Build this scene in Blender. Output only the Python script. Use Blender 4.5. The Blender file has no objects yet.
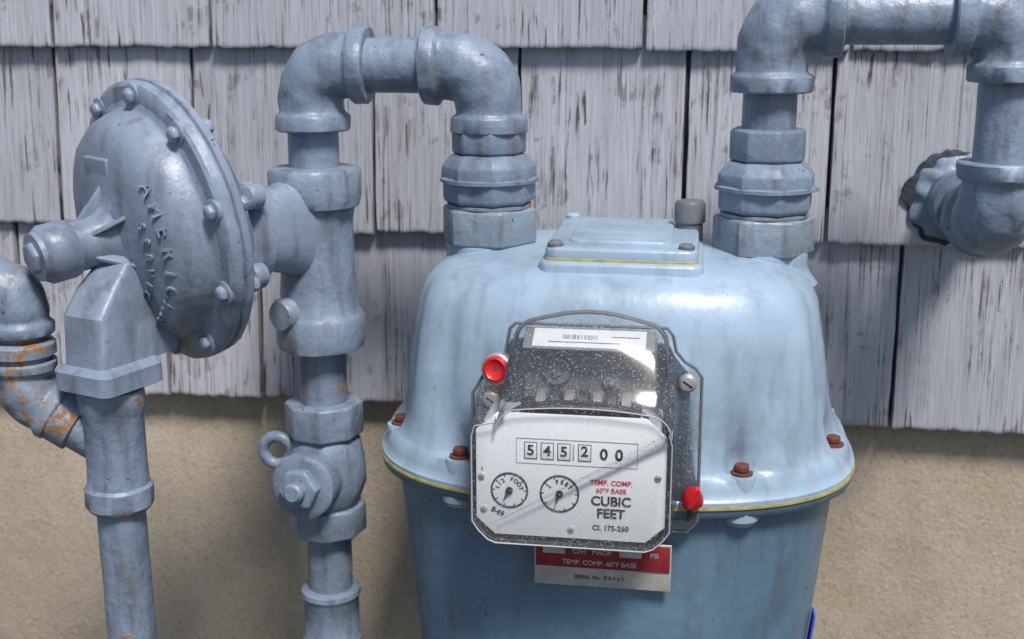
import bpy, bmesh, math, random
from mathutils import Vector, Matrix, noise
random.seed(7)
S=0.001
V=Vector
scene=bpy.context.scene
col=scene.collection

# ------------------------------------------------------------------ helpers
def empty(name,loc):
    e=bpy.data.objects.new(name,None); e.location=V(loc)*S
    e.empty_display_size=0.05
    col.objects.link(e); return e
def parent(o,p):
    if p is not None:
        o.parent=p; o.matrix_parent_inverse=Matrix.Translation(-p.location)
def mk(name,verts,faces,mat,par=None,sharp=35,bevel=0,bseg=2,smooth=True,recalc=True):
    me=bpy.data.meshes.new(name)
    bm=bmesh.new()
    vs=[bm.verts.new(V(v)*S) for v in verts]
    for f in faces:
        try: bm.faces.new([vs[i] for i in f])
        except ValueError: pass
    if recalc: bmesh.ops.recalc_face_normals(bm,faces=bm.faces)
    if bevel>0:
        es=[e for e in bm.edges if len(e.link_faces)==2 and e.calc_face_angle(0)>math.radians(sharp)]
        if es:
            bmesh.ops.bevel(bm,geom=es,offset=bevel*S,segments=bseg,affect='EDGES',profile=0.5,clamp_overlap=True)
    for f in bm.faces: f.smooth=smooth
    for e in bm.edges:
        if len(e.link_faces)==2: e.smooth = e.calc_face_angle(0)<math.radians(sharp)
    bm.to_mesh(me); bm.free()
    me.materials.append(mat)
    o=bpy.data.objects.new(name,me); col.objects.link(o); parent(o,par)
    return o
def frame(ax):
    ax=V(ax).normalized()
    up=V((0,0,1)) if abs(ax.z)<0.9 else V((1,0,0))
    e1=up.cross(ax).normalized(); e2=ax.cross(e1).normalized()
    return ax,e1,e2
def loft(name,rings,mat,par=None,caps=True,**k):
    n=len(rings[0]); verts=[p for r in rings for p in r]; faces=[]
    for i in range(len(rings)-1):
        for j in range(n):
            a=i*n+j;b=i*n+(j+1)%n
            faces.append((a,b,b+n,a+n))
    if caps:
        faces.append(tuple(range(n))[::-1]); m=(len(rings)-1)*n
        faces.append(tuple(range(m,m+n)))
    return mk(name,verts,faces,mat,par,**k)
def lathe(name,prof,org,ax,mat,par=None,seg=48,phase=0,caps=True,wob=0,wf=.09,**k):
    ax,e1,e2=frame(ax); org=V(org); rings=[]
    for (r,h) in prof:
        ring=[]
        for j in range(seg):
            t=2*math.pi*j/seg+phase
            d=e1*math.cos(t)+e2*math.sin(t)
            p=org+ax*h+d*max(r,0.01)
            if wob: p=p+d*noise.noise(p*wf)*wob
            ring.append(p)
        rings.append(ring)
    return loft(name,rings,mat,par,caps,**k)
def hexn(name,r,h0,h1,org,ax,mat,par=None,n=6,phase=0.3,ch=1.6):
    return lathe(name,[(r-ch*1.3,h0),(r,h0+ch),(r,h1-ch),(r-ch*1.3,h1)],org,ax,mat,par,seg=n,phase=phase,bevel=0.9,sharp=25)
def sweep(name,path,mat,par=None,seg=40,wob=0,**k):
    pts=[V(p) for p,_ in path]
    tang=[]
    for i in range(len(pts)):
        a=i
        while a>0 and (pts[a]-pts[i]).length<1e-4: a-=1
        b=i
        while b<len(pts)-1 and (pts[b]-pts[i]).length<1e-4: b+=1
        tang.append((pts[b]-pts[a]).normalized())
    _,e1,_=frame(tang[0]); rings=[]
    for i,(p,r) in enumerate(path):
        t=tang[i]; e1=(e1-t*e1.dot(t)).normalized(); e2=t.cross(e1)
        ring=[]
        for j in range(seg):
            d=e1*math.cos(2*math.pi*j/seg)+e2*math.sin(2*math.pi*j/seg)
            q=pts[i]+d*r
            if wob: q=q+d*noise.noise(q*.08)*wob
            ring.append(q)
        rings.append(ring)
    return loft(name,rings,mat,par,**k)
def elbow(name,C,d1,d2,L1,L2,mat,par,rb=30,r=23,rc=27,cl=12):
    C=V(C);d1=V(d1).normalized();d2=V(d2).normalized(); path=[]
    def leg(d,L):
        return [(C+d*L,rc-5),(C+d*L,rc-1.2),(C+d*(L-1.2),rc),(C+d*(L-cl+1.5),rc),(C+d*(L-cl),rc-1),(C+d*(L-cl-1.5),r+.6),(C+d*(L-cl-3),r)]
    path+=leg(d1,L1)
    rb=min(rb,L1-cl-3.5,L2-cl-3.5)
    N=20
    for i in range(N+1):
        t=i/N; p=C+d1*rb*(1-t)**2+d2*rb*t*t
        path.append((p,r+1.2*math.sin(math.pi*t)))
    path+=leg(d2,L2)[::-1]
    return sweep(name,path,mat,par,sharp=40,wob=1.8,seg=48)
def pipe(name,a,b,r,mat,par,seg=40):
    a=V(a);b=V(b);d=(b-a); L=d.length
    n=max(2,int(L/12)); 
    return lathe(name,[(r,L*i/n) for i in range(n+1)],a,d,mat,par,seg=seg,wob=.5)
def box(name,c,s,mat,par=None,bevel=1,rot=None,bseg=3):
    c=V(c); hx,hy,hz=s[0]/2,s[1]/2,s[2]/2
    vs=[V((x,y,z)) for x in(-hx,hx) for y in(-hy,hy) for z in(-hz,hz)]
    if rot is not None: vs=[rot@v for v in vs]
    vs=[v+c for v in vs]
    fs=[(0,1,3,2),(4,6,7,5),(0,4,5,1),(2,3,7,6),(0,2,6,4),(1,5,7,3)]
    return mk(name,vs,fs,mat,par,bevel=bevel,bseg=bseg)
def text(body,size,loc,mat,par,rz=0,ext=0.15,M=None,name=None,sx=1.0,bold=0):
    cu=bpy.data.curves.new("txt",'FONT'); cu.body=body; cu.size=size*S; cu.extrude=ext*S
    cu.align_x='CENTER'; cu.align_y='CENTER'; cu.offset=bold*S
    o=bpy.data.objects.new("txt",cu); col.objects.link(o)
    bpy.context.view_layer.update()
    dg=bpy.context.evaluated_depsgraph_get()
    me=bpy.data.meshes.new_from_object(o.evaluated_get(dg))
    bpy.data.objects.remove(o)
    if M is None:
        M=Matrix.Translation(V(loc)*S)@Matrix.Rotation(math.pi/2,4,'X')@Matrix.Rotation(rz,4,'Z')@Matrix.Diagonal((sx,1,1,1))
    me.transform(M); me.materials.clear(); me.materials.append(mat)
    ob=bpy.data.objects.new(name or "lettering",me); col.objects.link(ob); parent(ob,par); return ob

# ------------------------------------------------------------------ materials
class NT:
    def __init__(s,name):
        s.m=bpy.data.materials.new(name); s.m.use_nodes=True; s.t=s.m.node_tree; s.n=s.t.nodes; s.l=s.t.links
        s.b=s.n["Principled BSDF"]; s.tc=s.n.new("ShaderNodeTexCoord")
    def link(s,a,b): s.l.new(a,b)
    def mapping(s,scale,src=None):
        m=s.n.new("ShaderNodeMapping"); m.inputs['Scale'].default_value=scale
        s.link(src or s.tc.outputs['Object'],m.inputs['Vector']); return m.outputs[0]
    def noise(s,scale,detail=4,rough=.55,vec=None,dist=0):
        n=s.n.new("ShaderNodeTexNoise"); n.inputs['Scale'].default_value=scale; n.inputs['Detail'].default_value=detail
        n.inputs['Roughness'].default_value=rough; n.inputs['Distortion'].default_value=dist
        s.link(vec or s.tc.outputs['Object'],n.inputs['Vector']); return n.outputs['Fac']
    def ramp(s,fac,p0,p1,c0=(0,0,0,1),c1=(1,1,1,1)):
        r=s.n.new("ShaderNodeValToRGB"); e=r.color_ramp.elements
        e[0].position=min(p0,p1);e[1].position=max(p0,p1)
        e[0].color=c0 if p0<=p1 else c1; e[1].color=c1 if p0<=p1 else c0
        s.link(fac,r.inputs[0]); return r.outputs[0]
    def mix(s,fac,a,b,mode='MIX'):
        m=s.n.new("ShaderNodeMix"); m.data_type='RGBA'; m.blend_type=mode
        for v,i in((fac,0),(a,6),(b,7)):
            if hasattr(v,'is_linked'): s.link(v,m.inputs[i])
            else: m.inputs[i].default_value=v
        return m.outputs[2]
    def math(s,op,a,b=0.5,c=None):
        m=s.n.new("ShaderNodeMath"); m.operation=op
        for v,i in((a,0),(b,1)):
            if hasattr(v,'is_linked'): s.link(v,m.inputs[i])
            else: m.inputs[i].default_value=v
        if c is not None: m.inputs[2].default_value=c
        return m.outputs[0]
    def bump(s,h,strength,dist,prev=None):
        b=s.n.new("ShaderNodeBump"); b.inputs['Strength'].default_value=strength; b.inputs['Distance'].default_value=dist
        s.link(h,b.inputs['Height'])
        if prev is not None: s.link(prev,b.inputs['Normal'])
        return b.outputs[0]
def c4(c): return (c[0],c[1],c[2],1)
def paint(name,c,rough=.38,rust=.72,dirt=.5,bumpd=.0006,chip=.70,pale=.18,fine=1.0,spec=.5):
    t=NT(name)
    n1=t.noise(35,4,.6); n2=t.noise(9,2); n3=t.noise(170,3,.6); n4=t.noise(28,5,.75,dist=.6)
    dark=tuple(x*.66 for x in c); light=tuple(min(1,x*1.2+.02) for x in c)
    base=t.mix(t.ramp(n2,.3,.7),c4(dark),c4(light))
    base=t.mix(t.ramp(n1,.35,.65),base,c4(c))
    gr=t.noise(1,4,.6,vec=t.mapping((70,70,14)))
    base=t.mix(t.math('MULTIPLY',t.ramp(gr,.50,.76),dirt),base,(.075,.075,.08,1))
    base=t.mix(t.math('MULTIPLY',t.ramp(n3,.60,.72),pale),base,c4(tuple(min(1,x*1.5+.08) for x in c)))
    nc=t.noise(230,2,.6)
    chipf=t.math('MULTIPLY',t.ramp(nc,chip-.03,chip+.01),t.ramp(n1,.5,.62))
    base=t.mix(chipf,base,(.035,.028,.022,1))
    rf=t.ramp(n4,rust,rust+.035)
    rc=t.mix(n3,(.13,.05,.02,1),(.34,.18,.08,1))
    base=t.mix(rf,base,rc)
    t.link(base,t.b.inputs['Base Color'])
    rr=t.math('MULTIPLY_ADD',n1,.35,rough-.16)
    t.link(t.mix(rf,rr,(.9,.9,.9,1)),t.b.inputs['Roughness'])
    t.b.inputs['Specular IOR Level'].default_value=spec
    b=t.bump(t.noise(62,3,.55),.8,bumpd*2.6)
    b=t.bump(n3,.5*fine,bumpd,b)
    t.link(b,t.b.inputs['Normal'])
    return t.m
def plain(name,c,rough=.5,metal=0,var=.15,sc=80,bumpd=.0002):
    t=NT(name); n=t.noise(sc,4)
    t.link(t.mix(n,c4(tuple(x*(1-var) for x in c)),c4(tuple(min(1,x*(1+var)) for x in c))),t.b.inputs['Base Color'])
    t.b.inputs['Roughness'].default_value=rough; t.b.inputs['Metallic'].default_value=metal
    t.link(t.bump(t.noise(sc*4,2),.4,bumpd),t.b.inputs['Normal']); return t.m

m_pipe=paint("pipe_paint",(.170,.222,.300),rust=.71,bumpd=.0008,rough=.42,dirt=.9)
m_pipe_r=paint("pipe_paint_rusty",(.158,.205,.275),rust=.60,dirt=.95,bumpd=.0008,rough=.44)
m_fit_r=paint("fitting_paint_rusty",(.17,.21,.27),rust=.54,dirt=.9,bumpd=.0009,rough=.46)
m_reg=paint("regulator_paint",(.190,.237,.315),rust=.74,rough=.40,bumpd=.0005,dirt=.7)
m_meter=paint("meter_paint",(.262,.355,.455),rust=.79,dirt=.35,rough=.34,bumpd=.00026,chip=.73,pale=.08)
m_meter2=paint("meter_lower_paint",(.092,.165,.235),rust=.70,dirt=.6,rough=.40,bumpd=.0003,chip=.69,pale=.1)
m_nut=paint("galvanised_nut",(.19,.24,.29),rust=.66,dirt=.9,rough=.42,bumpd=.0009)
m_rust=plain("rusty_bolt",(.13,.04,.03),.8,.2,.5,200,.0008)
m_bead=plain("gasket_sealant",(.30,.26,.08),.6,0,.8,90,.0008)
m_white=plain("index_face_white",(.74,.75,.77),.4,0,.04)
m_black=plain("black_ink",(.015,.015,.02),.5,0,.1)
m_grayp=plain("grey_plastic",(.34,.36,.39),.5,0,.1)
m_mech=plain("mechanism_grey",(.17,.175,.18),.55,.1,.4,120)
m_label=plain("label_paper",(.56,.58,.60),.5,0,.08)
m_dark=plain("dark_mechanism",(.03,.033,.04),.5,0,.3)
m_redink=plain("red_ink",(.60,.02,.07),.5,0,.1)
m_red=plain("red_plastic",(.50,.015,.02),.35,0,.25)
m_redtag=plain("red_tag",(.19,.013,.02),.5,0,.5,150)
m_steel=plain("steel",(.50,.50,.49),.4,.7,.25,200)
m_alu=plain("aluminium_plate",(.40,.40,.38),.45,.3,.4,120)
m_cap=plain("grey_cap",(.12,.125,.14),.5,0,.3,200)
m_blue=plain("blue_tape",(.02,.08,.55),.4,0,.1)
m_caulk=plain("dark_caulk",(.03,.036,.05),.8,0,.6,90,.003)

# clear polycarbonate with dust
t=NT("clear_polycarbonate"); out=t.n["Material Output"]
tr=t.n.new("ShaderNodeBsdfTransparent"); tr.inputs[0].default_value=(.94,.95,.955,1)
gl=t.n.new("ShaderNodeBsdfGlossy"); gl.inputs['Roughness'].default_value=.12; gl.inputs[0].default_value=(.85,.85,.85,1)
df=t.n.new("ShaderNodeBsdfDiffuse"); df.inputs[0].default_value=(.6,.62,.64,1)
fr=t.n.new("ShaderNodeFresnel"); fr.inputs['IOR'].default_value=1.45
mx=t.n.new("ShaderNodeMixShader"); t.link(t.math('MULTIPLY_ADD',fr.outputs[0],1.0,.01),mx.inputs[0])
t.link(tr.outputs[0],mx.inputs[1]); t.link(gl.outputs[0],mx.inputs[2])
mx2=t.n.new("ShaderNodeMixShader")
dust=t.math('MULTIPLY_ADD',t.ramp(t.noise(900,2,.6),.59,.67),.34,.035)
t.link(dust,mx2.inputs[0]); t.link(mx.outputs[0],mx2.inputs[1]); t.link(df.outputs[0],mx2.inputs[2])
t.link(mx2.outputs[0],out.inputs[0]); m_clear=t.m

# shingles
t=NT("weathered_painted_shingle")
geo=t.n.new("ShaderNodeNewGeometry")
off=t.n.new("ShaderNodeVectorMath"); off.operation='MULTIPLY_ADD'
comb=t.n.new("ShaderNodeCombineXYZ"); 
for i in range(3): t.link(geo.outputs['Random Per Island'],comb.inputs[i])
off.inputs[1].default_value=(3.7,5.1,2.3); t.link(comb.outputs[0],off.inputs[0]); t.link(t.tc.outputs['Object'],off.inputs[2])
ov=off.outputs[0]
g1=t.noise(1,5,.62,vec=t.mapping((300,60,11),ov),dist=.3)
g2=t.noise(1,4,.6,vec=t.mapping((95,60,5),ov),dist=.5)
g3=t.noise(1,3,.55,vec=t.mapping((800,100,24),ov))
g4=t.noise(1,3,.6,vec=t.mapping((520,60,8),ov),dist=.2)
big=t.noise(9,3,.6,vec=ov); patch=t.noise(24,4,.7,vec=ov,dist=.5)
col0=t.mix(t.ramp(big,.3,.7),(.40,.415,.465,1),(.545,.56,.60,1))
col0=t.mix(t.math('MULTIPLY',t.ramp(g3,.42,.62),.45),(.34,.35,.39,1),col0)
isl=t.ramp(geo.outputs['Random Per Island'],0,1,(.82,.82,.83,1),(1.10,1.10,1.10,1))
col0=t.mix(1,col0,isl,'MULTIPLY')
col0=t.mix(t.math('MULTIPLY',t.ramp(g2,.50,.70),.6),col0,(.24,.245,.26,1))
peel=t.math('MULTIPLY',t.ramp(patch,.565,.62),t.ramp(g1,.47,.53))
col0=t.mix(t.math('MULTIPLY',peel,.75),col0,t.mix(g3,(.09,.09,.095,1),(.23,.23,.235,1)))
crack=t.math('MULTIPLY',t.ramp(g1,.60,.625),t.ramp(big,.44,.54))
crack2=t.ramp(g2,.69,.70)
crack3=t.math('MULTIPLY',t.ramp(g4,.59,.63),t.math('MULTIPLY_ADD',t.ramp(patch,.42,.60),.7,.2))
ck=t.math('MAXIMUM',t.math('MAXIMUM',crack,crack2),crack3)
col0=t.mix(ck,col0,(.05,.047,.048,1))
t.link(col0,t.b.inputs['Base Color']); t.b.inputs['Roughness'].default_value=.65
b=t.bump(g1,.9,.0017); b=t.bump(g3,.6,.0006,b)
t.link(b,t.b.inputs['Normal']); m_shingle=t.m
m_back=plain("dark_underlay",(.03,.026,.025),.9,0,.4)

# foundation render
t=NT("tan_concrete")
a=t.noise(3.5,4,.6); bn=t.noise(30,4,.65); sp=t.noise(330,3,.65); st=t.noise(1,3,.6,vec=t.mapping((9,9,3)))
c=t.mix(t.ramp(a,.3,.7),(.285,.232,.170,1),(.385,.33,.258,1))
c=t.mix(t.math('MULTIPLY',t.ramp(st,.45,.70),.45),c,(.22,.178,.135,1))
c=t.mix(t.math('MULTIPLY',t.ramp(bn,.42,.68),.28),c,(.43,.385,.32,1))
c=t.mix(t.math('MULTIPLY',t.ramp(sp,.56,.70),.35),c,(.52,.475,.40,1))
c=t.mix(t.math('MULTIPLY',t.ramp(sp,.43,.34),.45),c,(.15,.118,.085,1))
t.link(c,t.b.inputs['Base Color']); t.b.inputs['Roughness'].default_value=.88
b=t.bump(sp,.8,.0012); b=t.bump(bn,.5,.0025,b); t.link(b,t.b.inputs['Normal']); m_conc=t.m
t=NT("soil")
c=t.mix(t.ramp(t.noise(40,8,.7),.35,.65),(.05,.04,.03,1),(.17,.14,.10,1))
t.link(c,t.b.inputs['Base Color']); t.b.inputs['Roughness'].default_value=.95
t.link(t.bump(t.noise(60,6,.7),1,.02),t.b.inputs['Normal']); m_soil=t.m

# ------------------------------------------------------------------ ground / wall
GZ=-760
mk("ground",[(-60000,-60000,GZ),(60000,-60000,GZ),(60000,60000,GZ),(-60000,60000,GZ)],[(0,1,2,3)],m_soil,None,recalc=False)
box("concrete_foundation",(0,20+100,(-330+GZ-60)/2),(5000,200,-330-GZ+60),m_conc,None,bevel=2)
wall=empty("shingle_wall",(0,10,-330))
box("sheathing",(0,14+40,400),(5000,80,1460),m_back,wall,bevel=0)
verts=[];faces=[]
def shingle(x0,x1,zb,H=185):
    base=len(verts); w=x1-x0
    nx=max(3,int(w/3.0)); zs=[0,1.2,4,15,35,60,85,110,140,H]
    dz=random.uniform(-1.6,1.6); dy=random.uniform(-1.5,1.2); tilt=random.uniform(-2,2); cup=random.uniform(-1.5,2.2)
    sd=random.uniform(0,100)
    for iz,z in enumerate(zs):
        for ix in range(nx+1):
            u=ix/nx
            jz=0
            if z<20: jz=noise.noise(V((u*w*.11,sd,0)))*1.8+noise.noise(V((u*w*.5,sd,3)))*1.2
            y=dy+tilt*(u-.5)-cup*(1-4*(u-.5)**2)*.5+z*0.062+(0.9 if z==0 else 0)+noise.noise(V((u*w*.04,z*.012,sd)))*1.1+noise.noise(V((u*w*.25,z*.012,sd)))*.35
            ex=noise.noise(V((z*.03,sd,ix and 9 or 2)))*1.1 if ix in(0,nx) else 0
            verts.append((x0+u*w+ex,y,zb+dz+z+jz))
    n1=nx+1
    for iz in range(len(zs)-1):
        for ix in range(nx):
            a=base+iz*n1+ix; faces.append((a,a+1,a+1+n1,a+n1))
    bb=len(verts)
    for iz in(0,len(zs)-1):
        for ix in range(n1):
            vx,vy,vz=verts[base+iz*n1+ix]
            verts.append((vx,12.5 if iz==0 else 13.2,vz))
    for ix in range(nx):
        a=base+ix; b_=bb+ix; faces.append((a,b_,b_+1,a+1))
        a=base+(len(zs)-1)*n1+ix; b_=bb+n1+ix; faces.append((a,a+1,b_+1,b_))
    for ix in(0,nx):
        loop=[base+iz*n1+ix for iz in range(len(zs))]+[bb+n1+ix,bb+ix]
        faces.append(tuple(loop))
known={0:[-560,-415,-218,-45,60,119,236],1:[-567,-438,-274,-149,-9,108,268],2:[-620,-475,-386,-190,-70,60,171,330]}
for k in range(-5,3):
    zb=-23-157*k if k>=0 else -23+157*(-k)
    gaps=list(known.get(k,[0]))
    while gaps[-1]<2400: gaps.append(gaps[-1]+random.uniform(90,190))
    while gaps[0]>-2400: gaps.insert(0,gaps[0]-random.uniform(90,190))
    for a,b_ in zip(gaps,gaps[1:]):
        g=random.uniform(1.3,2.3)
        shingle(a+g,b_-g,zb)
mk("shingles",verts,faces,m_shingle,wall,sharp=50)

# ------------------------------------------------------------------ pipework
PR=19
Y0=-130
gp=empty("gas_riser_pipe",(-285,Y0,-400))
XL=-285; XN=-151; XR=50; XW=209
elbow("elbow_top",(XL,Y0,-32),(0,0,-1),(1,0,0),48,45,m_pipe,gp,r=24,rc=28)
pipe("cross_pipe",(XL+40,Y0,-32),(XN-40,Y0,-32),PR+1,m_pipe,gp)
elbow("elbow_meter_side",(XN,Y0,-32),(-1,0,0),(0,0,-1),48,48,m_pipe,gp,r=24,rc=28)
def union(par,X,ztop,zr1,zr0,zn0,mr,ph):
    pipe("nipple",(X,Y0,ztop+26),(X,Y0,zr1-2),PR,m_pipe,par)
    hexn("union_top",27.5,0,ztop-zr1,(X,Y0,zr1),(0,0,1),m_pipe,par,n=8,phase=.2)
    h=zr1-zr0
    lathe("union_ring",[(29,-1),(33.5,1.5),(34.5,4),(34.5,h*.45),(35.8,h*.5),(35.4,h*.75),(31,h-3),(27,h)],(X,Y0,zr0),(0,0,1),mr,par,seg=8,phase=.25,bevel=1.2,sharp=15)
    lathe("union_lip",[(33.5,0),(36.2,.8),(36.2,3.2),(33.5,4.2)],(X,Y0,zr0+h*.42),(0,0,1),mr,par,seg=40,wob=2)
    lathe("thread_ring",[(24,0),(25,1),(25,3),(24,4)],(X,Y0,zn0-3),(0,0,1),m_fit_r,par,seg=40)
    lathe("nut_washer",[(30,0),(31.5,.8),(31.5,2.6),(30,3)],(X,Y0,zr0-3.4),(0,0,1),m_fit_r,par,seg=40)
    hexn("swivel_nut",36.5,0,zr0-zn0-3,(X,Y0,zn0),(0,0,1),m_nut,par,phase=ph)
union(gp,XN,-78,-95,-131,-161,m_pipe,.40)
pipe("pipe_upper",(XL,Y0,-75),(XL,Y0,-112),PR,m_pipe,gp)
reg=empty("gas_regulator",(-347,-260,-132))
lathe("valve_body",[(28,-1),(33,0),(35,3),(35,22),(33.5,28),(29,31),(27.5,40),(28.5,70),(29,95),(30,108),(33,113),(34.5,116),(34.5,134),(33,139),(27,140.5)],(XL,Y0,-108),(0,0,-1),m_pipe,reg,seg=56,wob=1.6)
lathe("port_plug",[(13,0),(13,10),(11,13),(5,13.5)],(XL-16,Y0-20,-217),(-.45,-.9,0),m_reg,reg,seg=24)
pipe("pipe_mid",(XL,Y0,-246),(XL,Y0,-296),PR,m_pipe_r,gp)
pipe("pipe_lower",(XL,Y0,-398),(XL,Y0,GZ-30),PR-1,m_pipe_r,gp)
lathe("coupling",[(19,0),(24,2),(24.5,6),(22.5,9),(22.5,42),(24.5,45),(24,50),(19,52)],(XL,Y0,-452),(0,0,-1),m_pipe,gp,seg=40)
val=empty("shutoff_valve",(XL,Y0,-350))
hexn("top_hex",31,0,28,(XL,Y0,-320),(0,0,1),m_pipe,val,n=8,phase=.2)
lathe("body",[(24,0),(28,6),(31,18),(32,30),(31,42),(28,54),(24,60)],(XL,Y0,-319),(0,0,-1),m_pipe,val,seg=48,wob=2)
hexn("bottom_hex",31,0,25,(XL,Y0,-403),(0,0,1),m_pipe,val,n=8,phase=.2)
d=V((-.15,-.98,.05))
lathe("plug_boss",[(24,0),(24,34),(26,36),(26,42),(23,44)],(XL,Y0,-352),d,m_pipe,val,seg=36,wob=1)
hexn("plug_nut",17,40,52,(XL,Y0,-352),d,m_pipe,val,phase=.1)
lathe("plug_stud",[(8,50),(8,58),(6,60)],(XL,Y0,-352),d,m_pipe,val,seg=20)
tor=[]
for i in range(25):
    a=2*math.pi*i/24*0.999
    tor.append((V((XL-36+11.5*math.cos(a),Y0-12,-332+11.5*math.sin(a))),4.6))
sweep("lock_ear",tor,m_pipe,val,seg=14)

# right-hand outlet pipework
op=empty("gas_outlet_pipe",(XR,Y0,3))
elbow("elbow_meter_side",(XR,Y0,3),(0,0,-1),(1,0,0),52,46,m_pipe,op,r=25,rc=29)
pipe("cross_pipe",(XR+40,Y0,3),(XW-36,Y0,3),PR+.5,m_pipe,op)
lathe("rust_joint",[(19,0),(21,.6),(21,1.8),(19,2.4)],(XR+46.2,Y0,3),(1,0,0),m_fit_r,op,seg=40)
elbow("elbow_outer",(XW,Y0,3),(-1,0,0),(0,0,-1),42,44,m_pipe,op,r=24,rc=28)
pipe("drop_pipe",(XW,Y0,-38),(XW,Y0,-100),PR+.5,m_pipe,op)
elbow("elbow_wall",(XW,Y0,-140),(0,0,1),(0,1,0),45,44,m_pipe,op,r=25,rc=29)
pipe("wall_pipe",(XW,Y0+40,-140),(XW,30,-140),PR,m_pipe,op)
lathe("wall_sleeve",[(20,0),(24.5,1),(25.5,4),(25.5,30),(24,33),(19,34)],(XW,-2,-140),(0,-1,0),m_pipe,op,seg=48,wob=1)
# hardened sealant around the pipe where it enters the wall: thin torn edge with painted-over lumps
lathe("wall_gap_sealant",[(20,3.2),(33,2.8),(37,2.2),(38,.5),(38,-8)],(XW-2,-1,-138),(0,-1,0),m_caulk,op,seg=120,wob=7,wf=.12)
lathe("wall_sealant_smear",[(24,10),(27,7.5),(31,5),(34,3.6),(35,2.4)],(XW-1,-1,-139),(0,-1,0),m_pipe,op,seg=120,wob=6,wf=.10)
union(op,XR,-74,-97,-133,-163,m_pipe,.52)

# left: vent riser under regulator
XV=-369; YV=-310
vp=empty("vent_riser_pipe",(XV,YV,-400))
lathe("collar",[(16,0),(20.5,1),(21.5,4),(21,14),(19.5,17),(19,55),(19.5,66),(21.5,68),(22,80),(20,83),(15,84)],(XV,YV,-230),(0,0,-1),m_pipe_r,vp,seg=48,wob=1)
pipe("riser",(XV,YV,-310),(XV+2,YV,GZ-30),15.8,m_pipe_r,vp)
XE=-428
elbow("elbow_upper",(XE,YV,-165),(0,0,-1),(-1,0,0),32,36,m_pipe_r,vp,rb=24,r=18,rc=21.5,cl=8)
pipe("pipe_beyond",(XE-30,YV,-165),(XE-400,YV,-165),15.5,m_pipe,vp)
lathe("union",[(15,0),(15,4),(19,5),(21,7),(21,14),(18,16),(17,22)],(XE,YV,-196),(0,0,-1),m_fit_r,vp,seg=40)
d2=V((.82,.1,-.52)).normalized()
elbow("elbow_lower",(XE,YV,-238),(0,0,1),d2,24,24,m_fit_r,vp,rb=14,r=18,rc=20.5,cl=7)
lathe("coupling",[(15,0),(19,1),(19,16),(16.5,17),(16.5,50)],V((XE,YV,-238))+d2*22,d2,m_fit_r,vp,seg=40)

# ------------------------------------------------------------------ regulator
an=math.radians(38); ti=math.radians(8)
A=V((-math.sin(an)*math.cos(ti),-math.cos(an)*math.cos(ti),-math.sin(ti))); D=V((-350,-252,-131))
R1=V((math.cos(an),-math.sin(an),0)); UP=A.cross(R1).normalized()
if UP.z<0: UP=-UP
lathe("rear_casing",[(20,-34),(45,-31),(66,-25),(80,-13),(84,-8)],D,A,m_reg,reg,seg=72)
lathe("clamp_ring",[(82,-9),(92,-9),(94.5,-7),(95.5,-2),(93,-1),(93,1),(95.5,2),(94.5,7),(92,9),(82,9.5)],D,A,m_reg,reg,seg=90,wob=1)
lathe("diaphragm_cover",[(86,8),(82,10),(79.5,10.5),(78,12),(77,17),(74,25),(68,31.5),(58,36),(42,39.5),(30,41),(22,43),(18,48),(16.5,56),(16,80)],D,A,m_reg,reg,seg=72,wob=.8)
lathe("spring_cap",[(15,66),(18,67),(19,70),(19,84),(17,87),(16,88),(15.5,91),(5,92)],D,A,m_reg,reg,seg=40)
hexn("cap_hex",11,90,95,D,A,m_reg,reg)
for i in range(10):
    a=2*math.pi*(i+.35)/10
    p=D+(R1*math.cos(a)+UP*math.sin(a))*87
    lathe("bolt_pad",[(8,7),(8,9.8),(7,10.3)],p,A,m_reg,reg,seg=20)
    hexn("flange_bolt",5.6,9,15,p,A,m_reg,reg,phase=a)
    hexn("flange_nut",5.6,-15,-8,p,A,m_reg,reg,phase=a)
for i in range(6):
    a=2*math.pi*(i+.5)/6
    u=R1*math.cos(a)+UP*math.sin(a); v=A.cross(u)
    pts=[D+u*15+A*60,D+u*36+A*38,D+u*15+A*36]
    vs=[p+v*1.6 for p in pts]+[p-v*1.6 for p in pts]
    mk("rib",vs,[(0,1,2),(5,4,3),(0,3,4,1),(1,4,5,2),(2,5,3,0)],m_reg,reg,bevel=.6)
R3=Matrix((R1,A,UP)).transposed()
box("nameplate_pad",D+A*36.5+UP*40-R1*2,(32,6,24),m_reg,reg,bevel=1.5,rot=R3.to_3x3())
def arcletters(s,rad,h,a0,step,size,k):
    for i,ch in enumerate(s):
        a=a0-step*i
        u=R1*math.cos(a)+UP*math.sin(a)
        slope=V(A*(1-k)+u*k).normalized()
        pos=D+u*rad+A*h
        right=(R1*math.sin(a)-UP*math.cos(a)).normalized(); upv=slope.cross(right).normalized()
        M=Matrix((right,upv,slope)).transposed().to_4x4()
        M=Matrix.Translation(pos*S)@M
        text(ch,size,(0,0,0),m_reg,reg,M=M,ext=1.4,name="raised_lettering",bold=.2)
arcletters("AMERICAN",64,33.2,math.radians(34),math.radians(12.5),13,.48)
arcletters("SERVICE",48,38.6,math.radians(15),math.radians(12),8,.22)
def rrect(cx,cy,z,hx,hy,rad,n=5):
    pts=[]
    for (sx,sy,a0) in((1,1,0),(-1,1,90),(-1,-1,180),(1,-1,270)):
        for i in range(n+1):
            a=math.radians(a0+90*i/n)
            pts.append(V((sx*(hx-rad)+rad*math.cos(a),sy*(hy-rad)+rad*math.sin(a),0)))
    b_=math.radians(20); ca,sa=math.cos(b_),math.sin(b_)
    return [V((cx+p.x*ca+p.y*sa,cy-p.x*sa+p.y*ca,z)) for p in pts]
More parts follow.
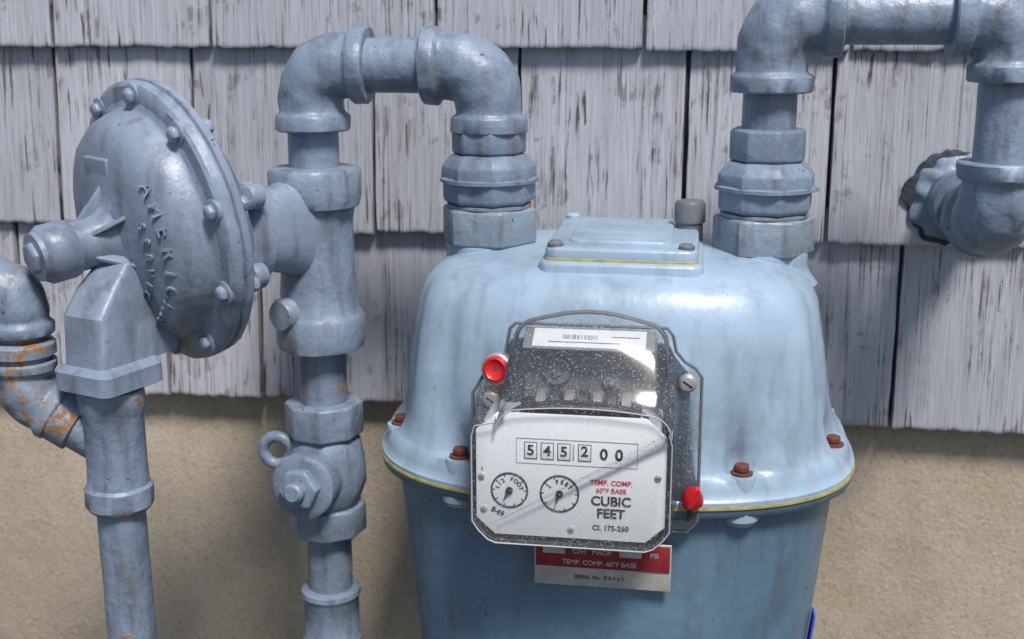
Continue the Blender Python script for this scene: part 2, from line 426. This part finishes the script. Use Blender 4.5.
loft("outlet_foot",[rrect(XV,YV,-229,22,24,7),rrect(XV,YV,-228,24,26,7),rrect(XV,YV,-216,24,26,7),rrect(XV,YV,-214,22,24,7),
   rrect(XV+1,YV+4,-212,18,25,6),rrect(XV+2,YV+6,-180,18,26,6),rrect(XV+3,YV+14,-166,17,22,6),rrect(XV+6,YV+24,-150,14,14,6)],m_reg,reg)
loft("casting_web",[rrect(XV+14,YV+22,-213,12,22,5),rrect(XV+14,YV+26,-190,14,22,5),rrect(XV+12,YV+32,-160,14,18,5)],m_reg,reg)
T=V((XL,Y0,-152))
base=V((D.x,D.y,-144))
nd=(T-base).normalized()
def nring(t,hw,hh):
    c=base+(T-base)*t; side=nd.cross(UP).normalized()
    return [c+side*hw*math.copysign(abs(math.cos(a))**.8,math.cos(a))+V((0,0,1))*hh*math.copysign(abs(math.sin(a))**.8,math.sin(a)) for a in [2*math.pi*i/32 for i in range(32)]]
loft("inlet_neck",[nring(.18,34,40),nring(.30,30,36),nring(.42,20,27),nring(.44,28,37),nring(.52,28,37),nring(.54,19,27),nring(.74,20,34),nring(.98,22,46)],m_reg,reg)
for s_,zz in((-1,-28),(1,28),(-1,28)):
    side=nd.cross(UP).normalized()
    c=base+(T-base)*.43+side*24*(-s_)+V((0,0,zz))
    lathe("flange_bolt",[(9,0),(9,-8),(7,-10),(2,-10.5)],c,nd,m_reg,reg,seg=20)
lathe("side_boss",[(15,0),(15,10),(12,12),(9,12),(9,18),(7,20),(2,20)],base+(T-base)*.56+V((-16,-18,-24)),(-.35,-.93,0),m_reg,reg,seg=28)

# ------------------------------------------------------------------ gas meter
MX=-54; MY=-130
gm=empty("gas_meter",(MX,MY,-330))
NS=2.55
bolts=[math.radians(a) for a in (-14,-61,-123,-166,16,62,118,164)]
grooves=[math.radians(a) for a in (-36,-144,36,144)]
def sring(a,b,z,n=NS,N=240,pocket=0,groove=0):
    pts=[]
    for i in range(N):
        th=2*math.pi*i/N; c=math.cos(th); s=math.sin(th)
        x=a*math.copysign(abs(c)**(2/n),c); y=b*math.copysign(abs(s)**(2/n),s)
        k=1
        if pocket:
            for bt in bolts:
                dd=(th-bt+math.pi)%(2*math.pi)-math.pi
                k-=pocket*math.exp(-(dd/.085)**2)
        if groove:
            for bt in grooves:
                dd=(th-bt+math.pi)%(2*math.pi)-math.pi
                k+=groove*(math.exp(-(dd/.13)**2)-.9*math.exp(-((abs(dd)-.24)/.09)**2))
        pts.append(V((MX+x*k,MY+y*k,z)))
    return pts
up=[(-160,60,45,2.6,0,0),(-161,85,62,2.8,0,0),(-163,104,76,3.0,0,0),(-166.5,119,87,3.1,0,.002),(-172,130,96,3.1,0,.006),(-180,138,103,3.1,0,.010),(-192,143.5,108,3.1,0,.015),(-215,148,112,3.0,0,.022),
    (-245,153,115,2.85,0,.025),(-268,157,118,2.7,.01,.020),(-277,159.5,120,2.65,.04,.013),(-284,162,121.5,2.6,.07,.008),(-291,165,123.5,2.58,.08,.003),(-294,168,125,2.55,.08,0),(-295.5,170,126,2.55,.0,0),(-303,173,128,2.55,0,0),(-308,174.5,129,2.55,0,0),(-309.5,176.5,131,2.55,0,0),(-312,176.5,131,2.55,0,0)]
loft("upper_case",[sring(a,b,z,n,pocket=p,groove=g) for z,a,b,n,p,g in up],m_meter,gm,sharp=50)
loft("sealant_bead",[sring(175,129,-311.8),sring(177.2,131.7,-312.3),sring(177.4,131.9,-314),sring(175,129,-314.6)],m_bead,gm)
lo=[(-314.4,176.3,130.8,0),(-320,176,130,0),(-322.5,173,127,0),(-325,165,120,0),(-335,162,118,0),(-400,156,116,0),(-470,149,112,0),(-520,143,106,0),(-535,137,98,0),(-542,120,84,0)]
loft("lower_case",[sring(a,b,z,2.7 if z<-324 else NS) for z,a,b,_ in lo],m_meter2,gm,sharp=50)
for bt in bolts:
    c=math.cos(bt); s=math.sin(bt)
    x=MX+162*math.copysign(abs(c)**(2/NS),c); y_=MY+118*math.copysign(abs(s)**(2/NS),s)
    lathe("case_boss",[(10.5,0),(11,2),(11,16)],(x,y_,-294.5),(0,0,-1),m_meter,gm,seg=24)
    lathe("washer",[(7.5,0),(7.5,1.5)],(x,y_,-294.3),(0,0,1),m_rust,gm,seg=20)
    hexn("case_bolt",5.4,1.5,6.8,(x,y_,-294.3),(0,0,1),m_rust,gm,phase=bt,ch=.8)
    lathe("lower_lug",[(13,0),(13,6),(10,10)],(x,y_,-319),(0,0,-1),m_meter,gm,seg=24)
for X in(XN,XR):
    lathe("neck_boss",[(29,1),(32,0),(32.5,-3),(32,-8),(33,-13),(36,-18),(40,-23)],(X,Y0,-161),(0,0,1),m_meter,gm,seg=56)
def plate(name,x0,x1,y0,y1,z0,z1,mat,rad=8,e=2):
    def rr(z,i):
        pts=[]
        cx,cy=(x0+x1)/2,(y0+y1)/2; hx,hy=(x1-x0)/2-i,(y1-y0)/2-i
        for (sx,sy,a0) in((1,1,0),(-1,1,90),(-1,-1,180),(1,-1,270)):
            for k in range(7):
                a=math.radians(a0+15*k)
                pts.append(V((cx+sx*(hx-rad)+rad*math.cos(a),cy+sy*(hy-rad)+rad*math.sin(a),z)))
        return pts
    return loft(name,[rr(z0,0),rr(z1-e,0),rr(z1-e*.3,e*.3),rr(z1,e)],mat,gm,sharp=50)
plate("top_plinth",-104,8,-214,-66,-185,-158.5,m_meter,10,3)
plate("top_seal",-100.5,4.5,-209.5,-72,-159,-156.8,m_bead,9,.5)
plate("top_cover",-100,4,-209,-72.5,-157.5,-149.5,m_meter,9,2.5)
plate("top_cover_raise",-86,-14,-188,-90,-151,-147.5,m_meter,9,2)
for (x,y_) in((-93,-201),(-4,-201),(-93,-80),(-4,-80)):
    lathe("cover_screw",[(5.5,0),(5.5,2.4),(3.5,4),(1,4.3)],(x,y_,-149.8),(0,0,1),m_cap if y_<-100 else m_meter,gm,seg=20)
lathe("test_plug",[(10,-14),(10,0),(11.5,1),(11.5,14),(10,16.5),(2,17)],(-3,-112,-146),(0,0,1),m_cap,gm,seg=28)

# index assembly
IX=gm
FY=-300
def poly_y(pts,y): return [V((x,y,z)) for x,z in pts]
mount=[(-116,-203),(-12,-203),(2,-222),(2,-324),(-136,-324),(-136,-240)]
loft("index_mount",[poly_y(mount,-225),poly_y(mount,-253)],m_meter,IX,bevel=4,bseg=3)
rear=[(-112,-191),(-14,-191),(-10,-196),(-8,-206),(-2,-213),(5,-217),(9,-223),(9.5,-322),(3,-330),(-135,-330),(-141,-322),(-141,-240),(-134,-228),(-120,-216),(-116,-195)]
loft("cover_flange",[poly_y(rear,-254),poly_y(rear,-257)],m_clear,IX,bevel=.8)
rim=[(V((x,-256,z)),1.1) for x,z in rear+[rear[0]]]
sweep("cover_rim",rim,m_cap,IX,seg=8)
CX=-63
def ring(y,zt,hw,crown,xr,xl,zs):
    r=15; pts=[]
    for i in range(8):
        a=math.radians(180-(90-12)*i/7); pts.append((CX-hw+r+r*math.cos(a),zt-r+r*math.sin(a)))
    for i in range(1,8):
        u=-1+2*i/8; pts.append((CX+u*(hw-r),zt+crown*(1-u*u)))
    for i in range(8):
        a=math.radians(78-78*i/7); pts.append((CX+hw-r+r*math.cos(a),zt-r+r*math.sin(a)))
    pts+=[(CX+hw+.3,zs+6),(xr-2,zs+3),(xr,zs-4),(xr,-310),(xr-4,-316),(xr-10,-322),(xr-15,-324),(xl+15,-324),(xl+10,-322),(xl+4,-316),(xl,-310),(xl,zs-4),(xl+2,zs+3),(CX-hw-.3,zs+6)]
    return poly_y(pts,y)
hood=[ring(-256,-188,49,6,-4,-137,-232),ring(-264,-188.5,49.5,6,-5,-136,-234),ring(-271,-191,50,6,-6,-135,-237),ring(-278,-197,51,6,-6.5,-134.5,-240),
      ring(-285,-206,52,6,-6.5,-134.5,-243),ring(-292,-218,53.5,5,-6.5,-134.5,-245),ring(-298,-228,54.5,4,-6.5,-134.5,-246),ring(-303,-232,55,2.5,-6.5,-134.5,-247),ring(-305,-234,54.5,2.5,-8,-133,-249)]
loft("clear_cover",hood,m_clear,IX,caps=False,sharp=28)
fr_=hood[-1]; mk("clear_front",fr_,[tuple(range(len(fr_)))],m_clear,IX,recalc=False)
sweep("cover_front_edge",[(p,.5) for p in fr_+[fr_[0]]],m_grayp,IX,seg=6)
sweep("cover_hood_edge",[(p,1.5) for p in hood[0][:24]],m_cap,IX,seg=8)
face=[(-117,-238),(-24,-238),(-11,-250),(-11,-309),(-23,-320),(-119,-320),(-131,-309),(-131,-250)]
loft("index_face",[poly_y(face,-300),poly_y(face,-297.5)],m_white,IX,bevel=.5)
box("index_housing",(-71,-277,-281),(112,38,74),m_grayp,IX,bevel=2)
box("counter_drum_box",(-66,-284,-238),(76,18,8),m_dark,IX,bevel=2)
for i in range(7):
    lathe("counter_wheel",[(11,0),(12,.6),(12,6),(11,6.6)],(-95+9*i,-279,-240),(1,0,0),m_dark if i%2 else m_mech,IX,seg=32)
box("index_bracket",(-63,-259,-222),(86,5,52),m_mech,IX,bevel=2)
lathe("gear",[(9,0),(9,2),(3,2),(3,4)],(-84,-262,-220),(0,-1,0),m_mech,IX,seg=24)
lathe("gear",[(6,0),(6,2),(2,2),(2,5)],(-48,-262,-226),(0,-1,0),m_mech,IX,seg=24)
arc=[]
for i in range(25):
    a=math.pi*i/24; arc.append((V((-66+42*math.cos(a),-297,-239+9*math.sin(a))),1.3))
sweep("face_arch",arc,m_black,IX,seg=8)
tl=math.radians(-62)
Rl=Matrix.Rotation(tl,3,'X')
nrm=Rl@V((0,-1,0)); upl=Rl@V((0,0,1))
if nrm.z<0: nrm=-nrm
LC=V((-63,-267,-197))
box("label_shelf",LC-nrm*1.2,(84,2,20),m_mech,IX,bevel=.6,rot=Rl)
box("barcode_label",LC,(72,.3,17),m_label,IX,bevel=0,rot=Rl)
xx=-80
while xx<-58:
    w=random.choice([.3,.45,.7])
    box("barcode_bar",V((xx,0,0))+V((0,LC.y,LC.z))+nrm*.25+upl*1,(w,.12,4),m_cap,IX,bevel=0,rot=Rl); xx+=w+random.choice([.4,.6,.9])
box("label_print",V((-66,LC.y,LC.z))+nrm*.25-upl*4,(46,.12,.8),m_cap,IX,bevel=0,rot=Rl)
box("label_print",V((-40,LC.y,LC.z))+nrm*.25+upl*2,(18,.12,.8),m_cap,IX,bevel=0,rot=Rl)
FZ=FY-.35
def T_(s,sz,x,z,mat=m_black,rz=0,sx=1,bold=.12): text(s,sz,(x,FZ,z),mat,IX,rz=rz,ext=.1,name="face_lettering",sx=sx,bold=bold)
for i,(x,ch,dz) in enumerate(((-96,'5',0),(-85.5,'4',0),(-75,'5',0),(-62,'2',.8))):
    box("digit_window",(x,FY-.15,-262),(8.4,.5,11.4),m_cap,IX,bevel=.2)
    box("digit_wheel",(x,FY-.35,-262),(7.2,.4,10),m_white,IX,bevel=.1)
    text(ch,9.4,(x,FZ-.3,-262+dz),m_black,IX,ext=.1,name="counter_digit",bold=.25)
box("digit_window",(-69,FY-.1,-262),(1,.4,11),m_grayp,IX,bevel=.1)
T_("0",10,-50,-262.5,bold=.22);T_("0",10,-40.5,-262.5,bold=.22)
for (cx,cz,w,h) in((-67,-254,76,.35),(-67,-270.5,76,.35),(-105,-262.2,.35,16.5),(-29,-262.2,.35,16.5)):
    box("counter_frame",(cx,FY-.2,cz),(w,.3,h),m_grayp,IX,bevel=0)
for (cx,cz,r,lab,pa) in((-109.5,-289.5,11.5,"1/2 FOOT",-2.1),(-77.5,-290,12,"2 FEET",-1.9)):
    tr_=[]
    for i in range(49):
        a=2*math.pi*i/48*.9999
        tr_.append((V((cx+r*math.cos(a),FY-.25,cz+r*math.sin(a))),.6))
    sweep("dial_ring",tr_,m_black,IX,seg=6)
    for i in range(10):
        a=2*math.pi*i/10
        box("dial_tick",(cx+(r-1.2)*math.cos(a),FY-.2,cz+(r-1.2)*math.sin(a)),(1.8,.3,.5),m_black,IX,bevel=0,rot=Matrix.Rotation(-a,3,'Y'))
    lathe("dial_hub",[(2.3,0),(2.3,1.6),(1,1.8)],(cx,FY-.1,cz),(0,-1,0),m_black,IX,seg=16)
    R_=Matrix.Rotation(-pa,3,'Y')
    mk("dial_hand",[V((cx,FY-1.2,cz))+R_@V(p) for p in((-2,0,-1.5),(8.5,0,0),(-2,0,1.5),(-2,-.4,-1.5),(8.5,-.4,0),(-2,-.4,1.5))],[(0,1,2),(5,4,3),(0,3,4,1),(1,4,5,2),(2,5,3,0)],m_black,IX)
    n=len(lab)
    for i,ch in enumerate(lab):
        a=math.radians(90)-(i-(n-1)/2)*math.radians(22)
        T_(ch,3.8,cx+(r-4)*math.cos(a),cz+(r-4)*math.sin(a),rz=a-math.pi/2,bold=.07)
T_("8-69",4.8,-117,-304.5,rz=-.45,bold=.08)
T_("TEMP. COMP.",4.5,-45,-281,m_redink,bold=.08); T_("60°F BASE",4.4,-45,-286.3,m_redink,bold=.06)
T_("CUBIC",8.6,-45,-293.5,bold=.2); T_("FEET",8.6,-45,-301.8,bold=.2); T_("CL 175-250",4.8,-45,-311.5,bold=.08)
T_("1",3,-127,-276)
for (x,z) in((-127.5,-281),(-16,-276),(-70,-314),(-126,-303)):
    lathe("face_screw",[(2.2,0),(2.2,.8),(1.2,1.3)],(x,FY,z),(0,-1,0),m_steel,IX,seg=16)
    box("screw_slot",(x,FY-1.35,z),(2.6,.2,.45),m_black,IX,bevel=0,rot=Matrix.Rotation(random.random()*3,3,'Y'))
for (x,z) in((0,-226),(-128,-243)):
    lathe("cover_screw",[(6,0),(6,3),(4.5,5),(2,5.4)],(x,-257,z),(0,-1,0),m_steel,IX,seg=24)
    box("screw_slot",(x,-262.4,z),(7,.4,1.2),m_black,IX,bevel=0,rot=Matrix.Rotation(.6,3,'Y'))
lathe("red_seal",[(10.5,0),(10.5,10),(9.5,11)],(-122,-253,-222),(-.2,-.95,.1),m_steel,IX,seg=28)
lathe("red_seal_core",[(8.8,0),(8.8,12),(7,13),(6,12),(2,11)],(-122,-253,-222),(-.2,-.95,.1),m_red,IX,seg=28)
lathe("red_seal",[(5,0),(6.5,4),(5.5,10),(3,15),(1,17)],(4,-262,-307),(.3,-.5,.8),m_red,IX,seg=14,wob=4)
lathe("seal_rod",[(1.6,0),(1.6,20)],(4,-262,-320),(.1,0,1),m_dark,IX,seg=10)
# badge
box("badge_plate",(-53,-252.5,-359),(93,1.6,34),m_alu,IX,bevel=.5)
box("badge_red",(-53,-253.8,-352.5),(91,.6,19),m_redtag,IX,bevel=.2)
def B_(s,sz,x,z,mat=m_alu): text(s,sz,(x,-254.3,z),mat,IX,ext=.1,name="badge_lettering",bold=.1)
box("badge_field",(-86,-254.2,-350),(15,.3,4.6),m_alu,IX,bevel=0)
box("badge_field",(-34,-254.2,-350),(15,.3,4.6),m_alu,IX,bevel=0)
B_("CFH   MAOP",4.8,-60,-350); B_("PSI",4.8,-18,-350)
B_("TEMP. COMP. 60°F BASE",4.8,-55,-358)
text("SERIAL No.  0 0 4 6 7",3.8,(-55,-253.5,-369),m_black,IX,ext=.1,name="badge_lettering",bold=.05)
box("blue_tag",(MX+149.5,-170,-455),(1.5,14,60),m_blue,gm,bevel=.3,rot=Matrix.Rotation(math.radians(6),3,'Y'))

# ------------------------------------------------------------------ camera
y=math.radians(8.7);p=math.radians(14)
F=V((-math.sin(y)*math.cos(p),math.cos(y)*math.cos(p),-math.sin(p)))
R=V((math.cos(y),math.sin(y),0)); U=R.cross(F)
cam=bpy.data.cameras.new("camera"); co=bpy.data.objects.new("camera",cam); col.objects.link(co)
M=Matrix((R,U,-F)).transposed().to_4x4(); M.translation=V((0,-1.005,0)); co.matrix_world=M
cam.sensor_width=36; cam.lens=1200/1024*36; cam.clip_start=.01; cam.clip_end=500
cam.dof.use_dof=True; cam.dof.focus_distance=.78; cam.dof.aperture_fstop=9
scene.camera=co

# ------------------------------------------------------------------ light
w=bpy.data.worlds.new("World"); scene.world=w; w.use_nodes=True
sky=w.node_tree.nodes.new("ShaderNodeTexSky"); sky.sky_type='NISHITA'; sky.sun_disc=False
sd=V((.34,-.60,1.05)).normalized()
sky.sun_elevation=math.asin(sd.z); sky.sun_rotation=math.atan2(sd.x,sd.y)
bg=w.node_tree.nodes["Background"]; bg.inputs[1].default_value=.125
w.node_tree.links.new(sky.outputs[0],bg.inputs[0])
sl=bpy.data.lights.new("sun",'SUN'); sl.energy=5.0; sl.angle=math.radians(13); sl.color=(1,.95,.89)
so=bpy.data.objects.new("sun",sl); col.objects.link(so); so.rotation_euler=sd.to_track_quat('Z','Y').to_euler(); so.location=(1,-2,3)
scene.view_settings.view_transform='Standard'; scene.view_settings.look='None'; scene.view_settings.exposure=0
